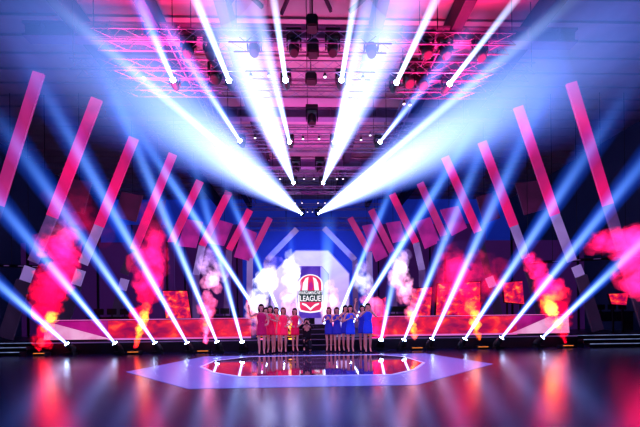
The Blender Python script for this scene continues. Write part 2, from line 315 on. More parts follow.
bt = [(269, 76, 10.6), (251, 77, 10.6), (325, 77, 10.6), (363, 79, 10.6), (303, 139, 14.1), (319, 139, 14.1), (361, 140, 14.1), (255, 138, 14.1), (280, 179, 17.9), (304, 179, 17.9), (314, 179, 17.9), (337, 179, 17.9), (343, 179, 17.9), (295, 203, 20.5), (302, 203, 20.5), (318, 203, 20.5), (325, 203, 20.5), (307.5, 212, 23.5), (312.5, 212, 23.5), (144, 78, 10.6), (404, 104, 11.6), (410, 105, 11.6), (370, 121, 14.1)]
for i, (px, py, d) in enumerate(bt):
    p = P(px, py, d); p.z = min(p.z, TZ-.2)
    t = empty('small_truss_lamp', p, 'small round white lamp glowing under a truss in the middle of the hall', 'lamp', 'small white lamps under the trusses')
    MB().lathe([(.02, .12), (.05, .09), (.055, 0)], 12).build('can', 'case', t, True); MB().lathe([(.045, -.012), (.05, .0)], 12).build('bulb', 'bulb', t)
    MB().tube((0, 0, .14), (0, 0, max(.16, TZ-.15-p.z)), .012, 5).build('clamp', 'black', t)
# central hanging boxes
for px, py, d, w, h, lb in ((312, 24, 9.0, .26, .32, 'topmost black box hanging at the centre line'), (313, 49, 9.6, .27, .38, 'middle black box hanging at the centre line'), (311, 79, 10.6, .3, .24, 'lowest black box hanging at the centre line')):
    p = P(px, py, d); t = empty('hanging_speaker', p, lb, 'speaker')
    MB().bevelbox((0, 0, 0), (w, .3, h), .02).build('cabinet', 'case', t)
    MB().box((0, -.155, 0), (w*.8, .02, h*.8)).build('grille', 'black', t)
    MB().box((0, 0, h/2+.02), (w*1.15, .06, .04)).box((w*.55, 0, 0), (.03, .06, h+.04)).box((-w*.55, 0, 0), (.03, .06, h+.04)).tube((0, 0, h/2), (0, 0, max(.3, 11.3-p.z)), .015, 5).build('bracket', 'black', t)
# ---------------------------------------------------------------- leaning light columns
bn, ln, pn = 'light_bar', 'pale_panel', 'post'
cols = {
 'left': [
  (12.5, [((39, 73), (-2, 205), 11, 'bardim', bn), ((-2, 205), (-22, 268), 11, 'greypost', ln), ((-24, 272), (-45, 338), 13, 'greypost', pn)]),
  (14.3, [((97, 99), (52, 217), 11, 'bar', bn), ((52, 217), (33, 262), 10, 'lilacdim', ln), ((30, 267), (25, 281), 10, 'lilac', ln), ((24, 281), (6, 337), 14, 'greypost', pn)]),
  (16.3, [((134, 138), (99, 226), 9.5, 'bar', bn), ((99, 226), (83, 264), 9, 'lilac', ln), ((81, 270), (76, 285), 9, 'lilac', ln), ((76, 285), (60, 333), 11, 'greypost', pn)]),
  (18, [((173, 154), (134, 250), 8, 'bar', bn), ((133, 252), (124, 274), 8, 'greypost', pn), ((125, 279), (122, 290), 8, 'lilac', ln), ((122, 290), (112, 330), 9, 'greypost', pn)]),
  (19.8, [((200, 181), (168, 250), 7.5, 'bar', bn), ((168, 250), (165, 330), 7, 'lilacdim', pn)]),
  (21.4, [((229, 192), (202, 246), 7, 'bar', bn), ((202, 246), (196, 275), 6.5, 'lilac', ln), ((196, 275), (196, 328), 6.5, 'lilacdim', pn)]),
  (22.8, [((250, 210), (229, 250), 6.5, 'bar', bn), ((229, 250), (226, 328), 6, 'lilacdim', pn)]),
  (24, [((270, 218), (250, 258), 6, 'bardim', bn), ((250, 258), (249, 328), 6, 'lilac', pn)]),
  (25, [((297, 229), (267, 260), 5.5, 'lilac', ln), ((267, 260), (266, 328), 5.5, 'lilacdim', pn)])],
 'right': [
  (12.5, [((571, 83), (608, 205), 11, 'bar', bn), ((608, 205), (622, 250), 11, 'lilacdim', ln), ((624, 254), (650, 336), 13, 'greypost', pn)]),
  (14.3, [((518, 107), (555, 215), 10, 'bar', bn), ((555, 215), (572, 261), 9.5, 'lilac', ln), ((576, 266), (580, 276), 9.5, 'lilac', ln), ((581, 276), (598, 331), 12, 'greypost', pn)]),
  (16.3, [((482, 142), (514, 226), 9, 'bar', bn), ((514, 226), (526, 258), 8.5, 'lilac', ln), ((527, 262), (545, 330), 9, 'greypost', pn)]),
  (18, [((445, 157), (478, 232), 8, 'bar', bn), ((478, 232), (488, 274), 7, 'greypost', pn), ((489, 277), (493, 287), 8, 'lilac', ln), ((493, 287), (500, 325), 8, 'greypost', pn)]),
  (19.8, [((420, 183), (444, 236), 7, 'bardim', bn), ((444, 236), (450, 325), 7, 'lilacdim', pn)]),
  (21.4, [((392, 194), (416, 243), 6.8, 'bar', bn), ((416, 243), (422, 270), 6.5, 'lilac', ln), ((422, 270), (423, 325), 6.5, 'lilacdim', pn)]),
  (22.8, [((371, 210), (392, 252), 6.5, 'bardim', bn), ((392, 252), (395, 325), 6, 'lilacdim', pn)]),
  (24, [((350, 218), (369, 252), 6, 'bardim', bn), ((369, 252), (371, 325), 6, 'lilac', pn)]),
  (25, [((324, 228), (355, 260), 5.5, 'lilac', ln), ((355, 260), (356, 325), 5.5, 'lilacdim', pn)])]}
ordn = ['nearest the camera', 'second from the camera', 'third from the camera', 'fourth from the camera', 'fifth from the camera', 'sixth from the camera', 'seventh from the camera', 'eighth from the camera', 'farthest back, pale and bent']
for side in cols:
    for (d, segs), w in zip(cols[side], ordn):
        if w != ordn[-1]: lb = 'leaning column with pink glowing upper bar on the %s side, %s' % (side, w)
        else: lb = 'pale lilac bent column framing the %s of the portal' % side
        # run the lowest post to the floor
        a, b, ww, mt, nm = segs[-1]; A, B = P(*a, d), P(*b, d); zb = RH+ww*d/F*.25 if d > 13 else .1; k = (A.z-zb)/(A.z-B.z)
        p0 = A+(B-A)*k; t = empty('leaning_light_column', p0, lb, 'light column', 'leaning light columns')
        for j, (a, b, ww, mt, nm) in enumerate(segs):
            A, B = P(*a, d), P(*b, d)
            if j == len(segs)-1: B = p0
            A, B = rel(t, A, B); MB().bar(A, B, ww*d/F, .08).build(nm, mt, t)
# plates between the columns
pls = [((67, 179), (92, 182), (84, 214), (58, 208), 15.3, 'plate0', 'left side, nearest the camera'), ((122, 192), (143, 196), (136, 222), (114, 217), 17, 'plate0', 'left side, second from the camera'),
 ((150, 205), (166, 200), (158, 238), (146, 236), 18.7, 'plate0', 'left side, third from the camera'), ((186, 219), (203, 222), (196, 248), (178, 246), 20.4, 'plate1', 'left side, fourth from the camera'), ((216, 219), (233, 224), (224, 246), (207, 243), 22, 'plate1', 'left side, fifth from the camera'), ((243, 227), (257, 233), (249, 261), (234, 257), 23.3, 'plate1', 'left side, farthest back'),
 ((515, 184), (541, 180), (550, 208), (524, 215), 15.3, 'plate0', 'right side, nearest the camera'), ((476, 197), (492, 193), (500, 218), (484, 224), 17, 'plate0', 'right side, second from the camera'), ((440, 210), (458, 206), (467, 228), (452, 236), 19, 'plate1', 'right side, third from the camera'),
 ((415, 222), (430, 217), (440, 242), (425, 249), 20.4, 'plate1', 'right side, fourth from the camera'), ((386, 223), (400, 221), (406, 240), (393, 243), 22, 'plate1', 'right side, fifth from the camera'), ((362, 226), (372, 224), (388, 256), (376, 262), 23.3, 'plate1', 'right side, farthest back')]
for a, b, c, d_, y, mt, lb in pls:
    pts = [P(*q, y) for q in (a, b, c, d_)]; cen = sum(pts, Vector())/4
    t = empty('scenic_plate', cen, 'slanted four-sided scenic plate between the light columns, '+lb, 'scenic panel', 'slanted scenic plates')
    MB().prism([p-cen for p in pts], (0, .06, 0)).build('plate', mt, t)
    top = (pts[0]+pts[1])/2-cen; MB().tube(top, top+Vector((0, 0, 11.3-(top+cen).z)), .012, 4).build('hanging_cable', 'black', t)
# ---------------------------------------------------------------- stage

def X(px, y): return P(px, 330, y).x
xl, xr = X(33, RY), X(577, RY); cxl, cxr = X(287, RY), X(336, RY)
t = empty('stage_riser', (0, RY, 0), 'long low dark stage riser behind the row of floor lights', 'stage')
MB().box(((xl+cxl)/2, .15, RH/2-.02), (cxl-xl, .3, RH-.04)).build('fascia', 'riser', t); MB().box(((xr+cxr)/2, .15, RH/2-.02), (xr-cxr, .3, RH-.04)).build('fascia', 'riser', t)
MB().box((0, 7.85, RH-.02), (33, 13.9, .04)).build('deck', 'deckt', t)
for a, b in ((xl, cxl), (cxr, xr)): MB().box(((a+b)/2, -.01, RH-.03), (b-a, .03, .05)).build('edge_trim', 'lilacdim', t)
# central stairs
t = empty('central_stairs', ((cxl+cxr)/2, RY, 0), 'dark central stairs with thin lit edges below the red shield sign', 'stairs')
for k in range(5):
    MB().box((0, .25+k*.32, .1+k*.2), (cxr-cxl-.02, .32, .2)).build('step', 'riser', t); MB().box((0, .075+k*.32, .19+k*.2), (cxr-cxl-.02, .03, .025)).build('nosing', 'lilacdim', t)
def side_stairs(x0, x1, lb):
    t = empty('side_stairs', ((x0+x1)/2, 12.75, 0), lb, 'stairs', )
    for k in range(3):
        MB().box((0, .15+k*.3, .075+k*.15), (x1-x0, .3, .15)).build('step', 'riser', t); MB().box((0, -.012+k*.3, .135+k*.15), (x1-x0, .03, .02)).build('nosing', 'nosing', t)
side_stairs(-16.8, xl-.02, 'wide dark steps with thin pale lit edges on the left'); side_stairs(xr+.02, 16.8, 'wide dark steps with thin pale lit edges on the right')
# LED walls
LY = 14.3
def ledwall(pxs, top, lb, tri, mir):
    x0, x1 = pxs; t = empty('led_wall', (X(x0, LY), LY, RH+.012), lb, 'LED wall'); o = t.location
    A = X(x0, LY)-o.x; B = X(x1, LY)-o.x; H = top-RH
    MB().box(((A+B)/2, .1, H/2), (B-A, .16, H)).build('cabinet', 'black', t)
    s1 = B-2.3 if mir else A+2.6
    a0, a1 = (A, s1) if mir else (s1, B); MB().box(((a0+a1)/2, 0, H/2), (a1-a0, .04, H-.08)).build('flame_screen', 'flameled', t)
    b0, b1 = (s1, B) if mir else (A, s1); MB().box(((b0+b1)/2, 0, H/2), (b1-b0, .035, H-.08)).build('magenta_screen', 'magled', t)
    MB().prism([(p[0], -.03, p[1]) for p in (tri(A, B, H))], (0, .012, 0)).build('white_wedge', 'whitetri', t)
    MB().box(((A+B)/2, -.03, H), (B-A, .06, .035)).build('edge_light', 'strip', t); MB().box(((a0+a1)/2, -.03, .03), (a1-a0, .06, .07)).build('edge_light', 'strip', t)
ledwall((44, 251), 1.28, 'low LED wall of red flames with a pale wedge at its left end', lambda A, B, H: [(A, .03), (A+.1, H-.08), (A+.5, H-.15), (A+2.75, .03)], False)
ledwall((372, 569), 1.28, 'low LED wall of red flames with a pale wedge at its right end', lambda A, B, H: [(B, .03), (B-.05, H-.05), (B-.9, H-.1), (B-2.6, .03)], True)
# screens behind
scr = [((163, 291), (187, 291), (191, 318), (166, 318), 15.6, 'slanted flame screen on the left behind the LED wall'), ((246, 300), (257, 298), (258, 318), (248, 318), 16.2, 'small flame screen on the left beside the bright white smoke'),
 ((376, 302), (386, 297), (386, 318), (376, 318), 16.2, 'narrow flame screen behind the women in blue'), ((413, 289), (432, 287), (430, 316), (409, 317), 15.8, 'flame screen in the middle of the right side'), ((438, 284), (480, 282), (480, 314), (436, 315), 16.4, 'largest flame screen, on the right behind the orange flame jet'),
 ((503, 283), (522, 281), (524, 304), (505, 302), 15.4, 'tilted flame screen on the far right next to a pale block'), ((609, 294), (628, 293), (626, 305), (612, 304), 15, 'small dim flame screen at the far right edge')]
for a, b, c, d_, y, lb in scr:
    pts = [P(*q, y) for q in (a, b, c, d_)]; zb = RH; cen = Vector(((pts[2].x+pts[3].x)/2, y, zb))
    t = empty('flame_screen', cen, lb, 'screen'); pp = [p-cen for p in pts]
    MB().prism(pp, (0, .04, 0)).build('display', 'flamescr', t)
    ce = sum(pp, Vector())/4; MB().prism([ce+(p-ce)*1.07+Vector((0, .06, 0)) for p in pp], (0, .06, 0)).build('frame', 'black', t)
    w = abs(pp[2].x-pp[3].x); mb = MB(); [mb.box((i*w*.35, .07, pp[2].z/2+.05), (.06, .06, max(.1, pp[2].z+.1))) for i in (-1, 1)]; mb.build('stand', 'black', t)
# caster desks with monitors
for px, y, w, lb in ((112, 15.6, 1.9, 'dark equipment desk on the left behind the LED wall'), (225, 16.6, 1.6, 'dark equipment desk left of the women in pink'), (396, 16.6, 1.3, 'dark equipment desk right of the women in blue'), (612, 17.3, 1.9, 'dark equipment desk at the far right above the steps')):
    t = empty('equipment_desk', (X(px, y), y, RH), lb, 'desk')
    MB().box((0, 0, .95), (w, .6, .05)).build('desktop', 'black', t)
    for i in (-1, 1): MB().box((i*(w/2-.08), 0, .465), (.06, .5, .925)).build('leg', 'black', t)
    MB().box((0, -.27, .7), (w-.2, .03, .45)).build('front_panel', 'riser', t)
    for k in range(3):
        x = (k-1)*w*.3; q = empty('monitor', (X(px, y)+x, y, RH+.976), '%s black monitor on the %s' % (('left', 'middle', 'right')[k], lb.replace('dark ', '').replace(' behind the LED wall', '').replace(' above the steps', '')), 'monitor', 'monitors on the equipment desks')
        MB().bevelbox((0, 0, .24), (.42, .04, .27), .01).build('bezel', 'black', q); MB().box((0, .023, .24), (.38, .01, .23)).build('screen', 'screenp', q)
        MB().box((0, .02, .06), (.05, .03, .12)).build('neck', 'black', q); MB().box((0, .02, .006), (.2, .15, .012)).build('foot', 'black', q)
# side rails (horizontal lit walkway)
for sx, a, b, lb in ((-1, (-40, 264.5), (46, 267), 'left'), (1, (528, 263), (650, 256), 'right')):
    A, B = P(*a, 15.2), P(*b, 15.2); t = empty('side_walkway', A, 'dark gallery rail with short pale dashes on the %s side' % lb, 'walkway'); d = B-A
    MB().bar(Vector(), d, .12, .12).build('beam', 'black', t)
    for k in range(6): MB().bar(d*(k+.15)/6+Vector((0, -.07, .0)), d*(k+.5)/6+Vector((0, -.07, 0)), .035, .03).build('lit_dash', 'lilacdim', t)
    [MB().tube(d*k/5, d*k/5+Vector((0, 0, 11.3-A.z)), .015, 4).build('hanging_cable', 'black', t) for k in range(6)]
# dark masking flats behind the columns
for x0, x1, y, h, lb in ((-16, -7.6, 19.4, 5.2, 'left'), (7.4, 16, 19.4, 5.2, 'right'), (-14, -5.2, 26.6, 8.2, 'far left, rear'), (5.0, 14, 26.6, 8.2, 'far right, rear')):
    t = empty('masking_flat', ((x0+x1)/2, y, RH), 'tall dark violet masking flat behind the columns on the %s' % lb, 'stage flat')
    MB().box((0, 0, h/2), (x1-x0, .1, h)).build('panel', 'flat', t)
    for i in (-1, 0, 1): MB().box((i*(x1-x0)/2.2, -.08, h/2), (.1, .06, h)).build('batten', 'black', t)
# ---------------------------------------------------------------- portal & emblem
PY = 25.6
t = empty('portal', (P(310, 330, PY).x, PY, RH), 'pale lilac eight-sided portal behind the red shield sign', 'portal'); o = t.location
def pp(px, py, dy=0): v = P(px, py, PY)-o; v.y = dy; return v
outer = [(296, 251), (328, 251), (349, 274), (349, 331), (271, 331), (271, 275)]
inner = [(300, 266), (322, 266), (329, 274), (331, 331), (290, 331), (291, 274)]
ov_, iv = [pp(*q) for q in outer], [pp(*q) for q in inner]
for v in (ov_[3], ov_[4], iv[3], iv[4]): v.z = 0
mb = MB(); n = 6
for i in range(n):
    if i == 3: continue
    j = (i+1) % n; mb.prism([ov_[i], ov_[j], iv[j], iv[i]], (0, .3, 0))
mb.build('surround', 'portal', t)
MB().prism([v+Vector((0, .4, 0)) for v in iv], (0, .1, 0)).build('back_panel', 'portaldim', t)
rim = MB()
for i in range(n):
    if i != 3: rim.bar(ov_[i]+Vector((0, -.17, 0)), ov_[(i+1) % n]+Vector((0, -.17, 0)), .08, .05)
rim.build('rim', 'lilac', t)
SY = 22.3
sc = P(310.5, 294, SY); t = empty('shield_sign', (sc.x, SY, RH), 'red shield-shaped league sign with white lettering in the portal', 'sign'); o = t.location
def sp(px, py, dy=0): v = P(px, py, SY)-o; v.y = dy; return v
u = SY/F
M['red'] = glow('shield_red', (.75, .02, .12), (.9, .04, .16), .85, 1); M['white'] = glow('shield_white', (.9, .85, 1), (1, .95, 1), 1., 1); M['fist'] = glow('shield_magenta', (.5, .01, .3), (.65, .02, .35), .8, 1)
M['ink'] = pbr('sign_dark_ink', (.01, .03, .03), .5, 0, (.01, .05, .05), .5)
MB().prism([sp(*q, .1) for q in ((299.5, 266), (320.5, 266), (321, 318), (299, 318))], (0, .06, 0)).build('tall_screen', 'screenp', t)
MB().box((0, .14, sp(310, 318).z/2), (.5, .1, sp(310, 318).z)).build('plinth', 'black', t)
cx, cy = 310.5, 284
def arc(r, a0, a1, n, sx=1., sy=1.): return [(cx+r*sx*math.cos(math.radians(a0+(a1-a0)*k/n)), cy-r*sy*math.sin(math.radians(a0+(a1-a0)*k/n))) for k in range(n+1)]
shield = lambda r, b: arc(r, 0, 180, 14, 1, .8)[:]+[(cx-r, 308-b*.6), (cx-r*.86, 311.5-b), (cx-r*.4, 312.5-b), (cx, 313-b), (cx+r*.4, 312.5-b), (cx+r*.86, 311.5-b), (cx+r, 308-b*.6)]
MB().prism([sp(*q, .03) for q in shield(12.2, 0)], (0, .05, 0)).build('white_border', 'white', t)
MB().prism([sp(*q, -.01) for q in shield(10.8, 1.5)], (0, .05, 0)).build('red_field', 'red', t)
# inner pale pointed shapes and central fist
MB().prism([sp(*q, -.05) for q in ((302, 291), (303, 283), (305.5, 278.5), (308.5, 277), (308, 281), (307.5, 291))], (0, .03, 0)).build('pale_wing', 'white', t)
MB().prism([sp(*q, -.05) for q in ((319, 291), (318, 283), (316, 279), (312.8, 277), (313.6, 281), (314.5, 291))], (0, .03, 0)).build('pale_wing', 'white', t)
MB().prism([sp(*q, -.06) for q in ((309, 290), (308.6, 285.5), (309.6, 282), (310.4, 283.5), (311.2, 281), (312.4, 283.5), (313.4, 286), (312, 290))], (0, .03, 0)).build('magenta_fist', 'fist', t)
MB().prism([sp(*q, -.05) for q in ((302, 303), (306, 304), (310.5, 308), (315, 304), (319, 303), (319, 304.5), (315, 306.5), (310.5, 310.6), (306, 306.5), (302, 304.5))], (0, .03, 0)).build('white_chevron', 'white', t)
def text(s, px, py, hpx, wpx, mat, parent, dy, ext=.02, nm='lettering'):
    cu = bpy.data.curves.new('txt', 'FONT'); cu.body = s; cu.align_x = 'CENTER'; cu.align_y = 'CENTER'; cu.extrude = ext; cu.offset = .012
    ob = bpy.data.objects.new('txt', cu); C.objects.link(ob); bpy.context.view_layer.update()
    me = bpy.data.meshes.new_from_object(ob); bpy.data.objects.remove(ob)
    xs = [v.co.x for v in me.vertices]; ys = [v.co.y for v in me.vertices]; w, h = max(xs)-min(xs), max(ys)-min(ys); my = (max(ys)+min(ys))/2; mx_ = (max(xs)+min(xs))/2
    c = sp(px, py)
    for v in me.vertices: v.co = Vector(((v.co.x-mx_)/w*wpx*u+c.x, dy-v.co.z, (v.co.y-my)/h*hpx*u+c.z))
    me.materials.clear(); me.materials.append(M[mat]); me.name = nm
    o2 = bpy.data.objects.new(nm, me); C.objects.link(o2); o2.parent = parent; return o2
MB().prism([sp(*q, -.06) for q in ((298.6, 290.6), (322.4, 290.6), (322.4, 295), (298.6, 295))], (0, .03, 0)).build('lettering_back', 'ink', t)
MB().prism([sp(*q, -.06) for q in ((299.6, 295), (321.6, 295), (321.6, 302), (299.6, 302))], (0, .03, 0)).build('lettering_back', 'ink', t)
text('WARGAMING.NET', 310.5, 292.8, 3.1, 23, 'white', t, -.09); text('LEAGUE', 310.5, 298.5, 5.6, 20.5, 'white', t, -.09)
# ---------------------------------------------------------------- floor graphic
t = empty('floor_graphic', (0, 9, 0), 'pale violet pointed floor graphic with a mirror-black centre', 'floor graphic'); o = t.location
fg = lambda pts, z: [G(*q, 0)-o+Vector((0, 0, z)) for q in pts]
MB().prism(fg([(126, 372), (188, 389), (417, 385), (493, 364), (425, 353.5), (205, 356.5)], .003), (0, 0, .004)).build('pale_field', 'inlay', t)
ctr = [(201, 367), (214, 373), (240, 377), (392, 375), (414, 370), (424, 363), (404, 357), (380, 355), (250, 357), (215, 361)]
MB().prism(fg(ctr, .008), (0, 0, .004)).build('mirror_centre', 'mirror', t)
rm = MB(); cc = fg(ctr, .011)
for i in range(len(cc)): rm.bar(cc[i], cc[(i+1) % len(cc)], .07, .004, (0, 0, 1))
rm.build('white_outline', 'inline', t)
# ---------------------------------------------------------------- flame jets and smoke
M['flame'] = smoke_mat('burning_gas', 1.6, .25, 2.6, .36, .62, 1.6); M['smoke'] = smoke_mat('glowing_smoke', .7, .12, 1.5, .36, .64, 1.8)  # smoke glows by itself in place of light from the stage lamps
def puffs(path, seed, n, jit, squash=1.):
    """path: list of (px, py, r_px, color, alpha); billows laid along it"""
    rr = random.Random(seed); out_ = []
    for k in range(n):
        f = rr.random()*(len(path)-1); i = min(int(f), len(path)-2); f -= i; a, b = path[i], path[i+1]
        r = (a[2]+(b[2]-a[2])*f); ang = rr.random()*6.283; q = r*jit*math.sqrt(rr.random())
        out_.append((a[0]+(b[0]-a[0])*f+q*math.cos(ang), a[1]+(b[1]-a[1])*f+q*math.sin(ang)*squash, r*rr.uniform(.4, .85), [a[3][j]+(b[3][j]-a[3][j])*f for j in range(3)], a[4]+(b[4]-a[4])*f, rr.uniform(-1, 1)*r*jit))
    return out_
def puffmesh(name, pf, y, mat, parent, loc, seed):
    bm = bmesh.new(); cl = bm.loops.layers.float_color.new('tint'); rr = random.Random(seed)
    for (px, py, r, col, al, dy) in pf:
        c = P(px, py, y)+Vector((0, dy*y/F, 0)); rw = r*y/F
        if c.z-rw < .02: rw = max(.03, c.z-.02)
        g = bmesh.ops.create_icosphere(bm, subdivisions=3, radius=1, matrix=Matrix()); off = Vector((rr.random()*50, rr.random()*50, rr.random()*50))
        for v in g['verts']:
            s = 1+.45*noise.noise(v.co*1.4+off)+.2*noise.noise(v.co*3.1+off); v.co = c-loc+Vector((v.co.x*rw*s, v.co.y*rw*s, v.co.z*rw*s*1.15))
        for v in g['verts']:
            for l in v.link_loops: l[cl] = (col[0], col[1], col[2], al)
    me = bpy.data.meshes.new(name); bm.to_mesh(me); bm.free()
    for p in me.polygons: p.use_smooth = True
    me.materials.append(M[mat]); ob = bpy.data.objects.new(name, me); C.objects.link(ob); ob.parent = parent; return ob
RED, PNK, ORG, YEL, WHT, LIL, CRM, HOT = (1, .001, .035), (1, .012, .15), (1, .13, .01), (1, .5, .06), (.5, .5, .85), (.45, .25, .8), (.75, .01, .12), (1, .1, .3)
jets = [ # base px, depth, flame path, smoke path, flame n, smoke n, label
 ((42, 351), 12.9, [(41, 347, 4, RED, 1), (43, 335, 6, ORG, .8), (48, 322, 6, ORG, .8), (53, 314, 6, YEL, .6)],
  [(42, 346, 6, RED, 1.1), (46, 325, 9, RED, 1.2), (50, 303, 11, RED, 1.3), (57, 280, 13, (1, .004, .07), 1.3), (63, 258, 15, PNK, 1.1), (66, 238, 14, PNK, .5), (55, 222, 12, LIL, .12)], 14, 75, 'tall red smoke jet at the far left beside the steps', 'far left beside the steps'),
 ((135, 349), 12.9, [(135, 347, 2.5, RED, .9), (138, 336, 4, ORG, 1), (142, 322, 5, YEL, .9), (147, 310, 5, ORG, .9), (147, 302, 5, RED, .6)],
  [(141, 322, 7, RED, .8), (145, 300, 10, RED, .9), (149, 282, 12, PNK, 1.), (152, 262, 14, PNK, .8), (154, 240, 14, PNK, .5), (152, 215, 11, CRM, .15)], 22, 48, 'orange flame jet with pink smoke between the second and third floor lights', 'between the second and third floor lights'),
 ((204, 348), 12.9, [(204, 346, 2.5, HOT, .7), (206, 335, 4, HOT, .9), (208, 322, 5, ORG, .8), (209, 312, 5, HOT, .5)],
  [(207, 330, 6, HOT, .5), (208, 308, 8, HOT, .9), (210, 290, 9, (1, .2, .5), .9), (212, 272, 10, (.9, .5, .9), .8), (206, 262, 9, LIL, .4), (214, 248, 8, LIL, .2)], 15, 48, 'pale pink smoke jet beside the fifth floor light', 'beside the fifth floor light'),
 ((262, 345), 14.0, [(262, 342, 3, HOT, .6), (262, 328, 5, HOT, .5)],
  [(258, 330, 8, HOT, .7), (256, 312, 9, (1, .5, .75), .8), (258, 298, 10, WHT, 1.2), (264, 284, 11, WHT, 2.6), (270, 274, 8, WHT, 1.2), (272, 258, 7, LIL, .25)], 8, 55, 'bright white smoke jet rising behind the women in pink', 'behind the women in pink'),
 ((291, 347), 14.0, [(291, 346, 3, ORG, .8), (291, 334, 4, YEL, .9), (291, 322, 5, ORG, .8), (290, 314, 4, HOT, .5)],
  [(291, 318, 7, HOT, .7), (290, 302, 8, (1, .5, .6), .8), (290, 285, 8, WHT, .9), (292, 268, 8, WHT, 2.6), (290, 256, 6, WHT, .8)], 18, 44, 'orange flame jet with white smoke left of the red shield sign', 'left of the shield sign'),
 ((330, 346), 14.4, [(330, 340, 3, HOT, .5), (330, 328, 4, HOT, .5)],
  [(330, 330, 7, HOT, .6), (329, 312, 8, (1, .35, .4), .8), (331, 297, 8, (1, .4, .55), .8), (330, 284, 7, (.9, .55, .9), .5)], 6, 30, 'soft pink smoke jet right of the red shield sign', 'right of the shield sign'),
 ((372, 346), 14.0, [(374, 340, 4, PNK, .6), (376, 325, 5, PNK, .6)],
  [(377, 338, 9, PNK, .8), (377, 318, 9, PNK, .8), (372, 302, 9, HOT, .8), (365, 290, 9, WHT, .9), (362, 278, 9, WHT, .7), (366, 264, 6, LIL, .4)], 6, 44, 'white and pink smoke jet behind the women in blue', 'behind the women in blue'),
 ((416, 345), 12.9, [(416, 344, 2.5, HOT, .8), (414, 333, 4, ORG, .9), (412, 320, 5, YEL, .8), (409, 310, 5, ORG, .5)],
  [(411, 318, 7, HOT, .7), (407, 300, 9, (1, .2, .45), .9), (403, 284, 10, (1, .35, .65), .9), (400, 268, 9, (.9, .6, 1), .8), (404, 254, 8, LIL, .4)], 18, 48, 'pale pink smoke jet with small flame beside the fifth floor light from the right', 'beside the fifth floor light from the right'),
 ((481, 343), 12.9, [(480, 342, 2.5, ORG, .9), (477, 331, 4, ORG, 1), (474, 318, 6, YEL, .8), (472, 308, 6, ORG, .8), (470, 300, 7, RED, .5)],
  [(474, 318, 10, RED, .6), (468, 298, 13, RED, .6), (462, 280, 13, PNK, .5), (455, 264, 12, PNK, .35), (450, 250, 10, CRM, .2)], 22, 44, 'orange flame jet with red smoke between the third and second floor lights from the right', 'between the third and second floor lights from the right'),
 ((565, 343), 12.9, [(564, 342, 3, RED, .9), (561, 330, 5, RED, .9), (556, 318, 6, YEL, .8), (551, 309, 7, YEL, .9), (548, 300, 9, ORG, .7), (560, 292, 9, RED, .8)],
  [(563, 335, 5, RED, .9), (556, 315, 10, RED, 1), (555, 296, 13, RED, 1), (545, 284, 12, PNK, 1), (534, 268, 9, PNK, 1.1), (527, 257, 7, PNK, .8)], 34, 60, 'largest yellow and red flame jet beside the rightmost floor light', 'beside the rightmost floor light')]
for i, (bp, d, fp, spth, nf, ns, lb, pl) in enumerate(jets):
    b0 = P(bp[0], 340, d); up = d > RY; base = Vector((b0.x, d, RH if up else 0))
    q = empty('flame_machine', base, 'low black flame machine, '+pl, 'flame machine', 'flame machines')
    MB().bevelbox((0, 0, .06), (.42, .32, .11), .015).build('housing', 'case', q); MB().box((0, -.163, .085), (.4, .012, .02)).build('amber_strip', 'amber', q)
    MB().tube((0, 0, .11), (0, 0, .17), .045, 10).build('nozzle', 'black', q)
    l0 = base+Vector((0, 0, .17)); t = empty('flame_jet', l0, lb, 'flame')
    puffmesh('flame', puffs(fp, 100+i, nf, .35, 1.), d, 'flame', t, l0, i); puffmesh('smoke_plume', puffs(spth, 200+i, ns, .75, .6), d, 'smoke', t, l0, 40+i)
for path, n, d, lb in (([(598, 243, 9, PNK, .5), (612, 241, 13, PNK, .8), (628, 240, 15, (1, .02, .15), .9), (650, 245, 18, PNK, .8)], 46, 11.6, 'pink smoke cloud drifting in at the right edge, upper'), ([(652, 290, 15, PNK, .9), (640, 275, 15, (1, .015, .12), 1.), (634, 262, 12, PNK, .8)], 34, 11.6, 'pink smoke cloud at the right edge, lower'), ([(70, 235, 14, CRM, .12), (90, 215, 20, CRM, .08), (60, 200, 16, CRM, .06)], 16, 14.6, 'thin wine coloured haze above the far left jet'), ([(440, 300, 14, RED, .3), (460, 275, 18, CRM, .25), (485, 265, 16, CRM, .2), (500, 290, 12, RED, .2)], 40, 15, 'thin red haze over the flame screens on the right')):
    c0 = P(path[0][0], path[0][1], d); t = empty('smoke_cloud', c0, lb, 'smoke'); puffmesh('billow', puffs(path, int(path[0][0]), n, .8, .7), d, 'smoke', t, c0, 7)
# ---------------------------------------------------------------- people
M['skin'] = pbr('glowing_skin', (.7, .38, .33), .5, 0, (.5, .12, .18), .18, .06, 6); M['eye'] = pbr('dark_eye', (.02, .01, .01), .2); M['lip'] = pbr('lips', (.45, .06, .08), .4)  # skin carries a pink glow in place of stage light
M['shoe'] = pbr('dark_shoe', (.03, .01, .03), .25)
def fabric(n, c, e): return pbr(n, c, .6, 0, c, e, .25, 9, .2)  # cloth glows in its own colour to look lit
def skin_mesh(verts, edges, rad, sub=1):
    me = bpy.data.meshes.new('b'); me.from_pydata(verts, edges, []); ob = bpy.data.objects.new('b', me); C.objects.link(ob)
    md = ob.modifiers.new('s', 'SKIN'); md.use_smooth_shade = True
    for i, r in enumerate(rad): me.skin_vertices[0].data[i].radius = (r, r); me.skin_vertices[0].data[i].use_root = (i == 0)
    sb = ob.modifiers.new('u', 'SUBSURF'); sb.levels = sub; sb.render_levels = sub
    dg = bpy.context.evaluated_depsgraph_get(); m2 = bpy.data.meshes.new_from_object(ob.evaluated_get(dg)); bpy.data.objects.remove(ob)
    for p in m2.polygons: p.use_smooth = True
    return m2
def lerp(a, b, f): return tuple(a[i]+(b[i]-a[i])*f for i in range(3))
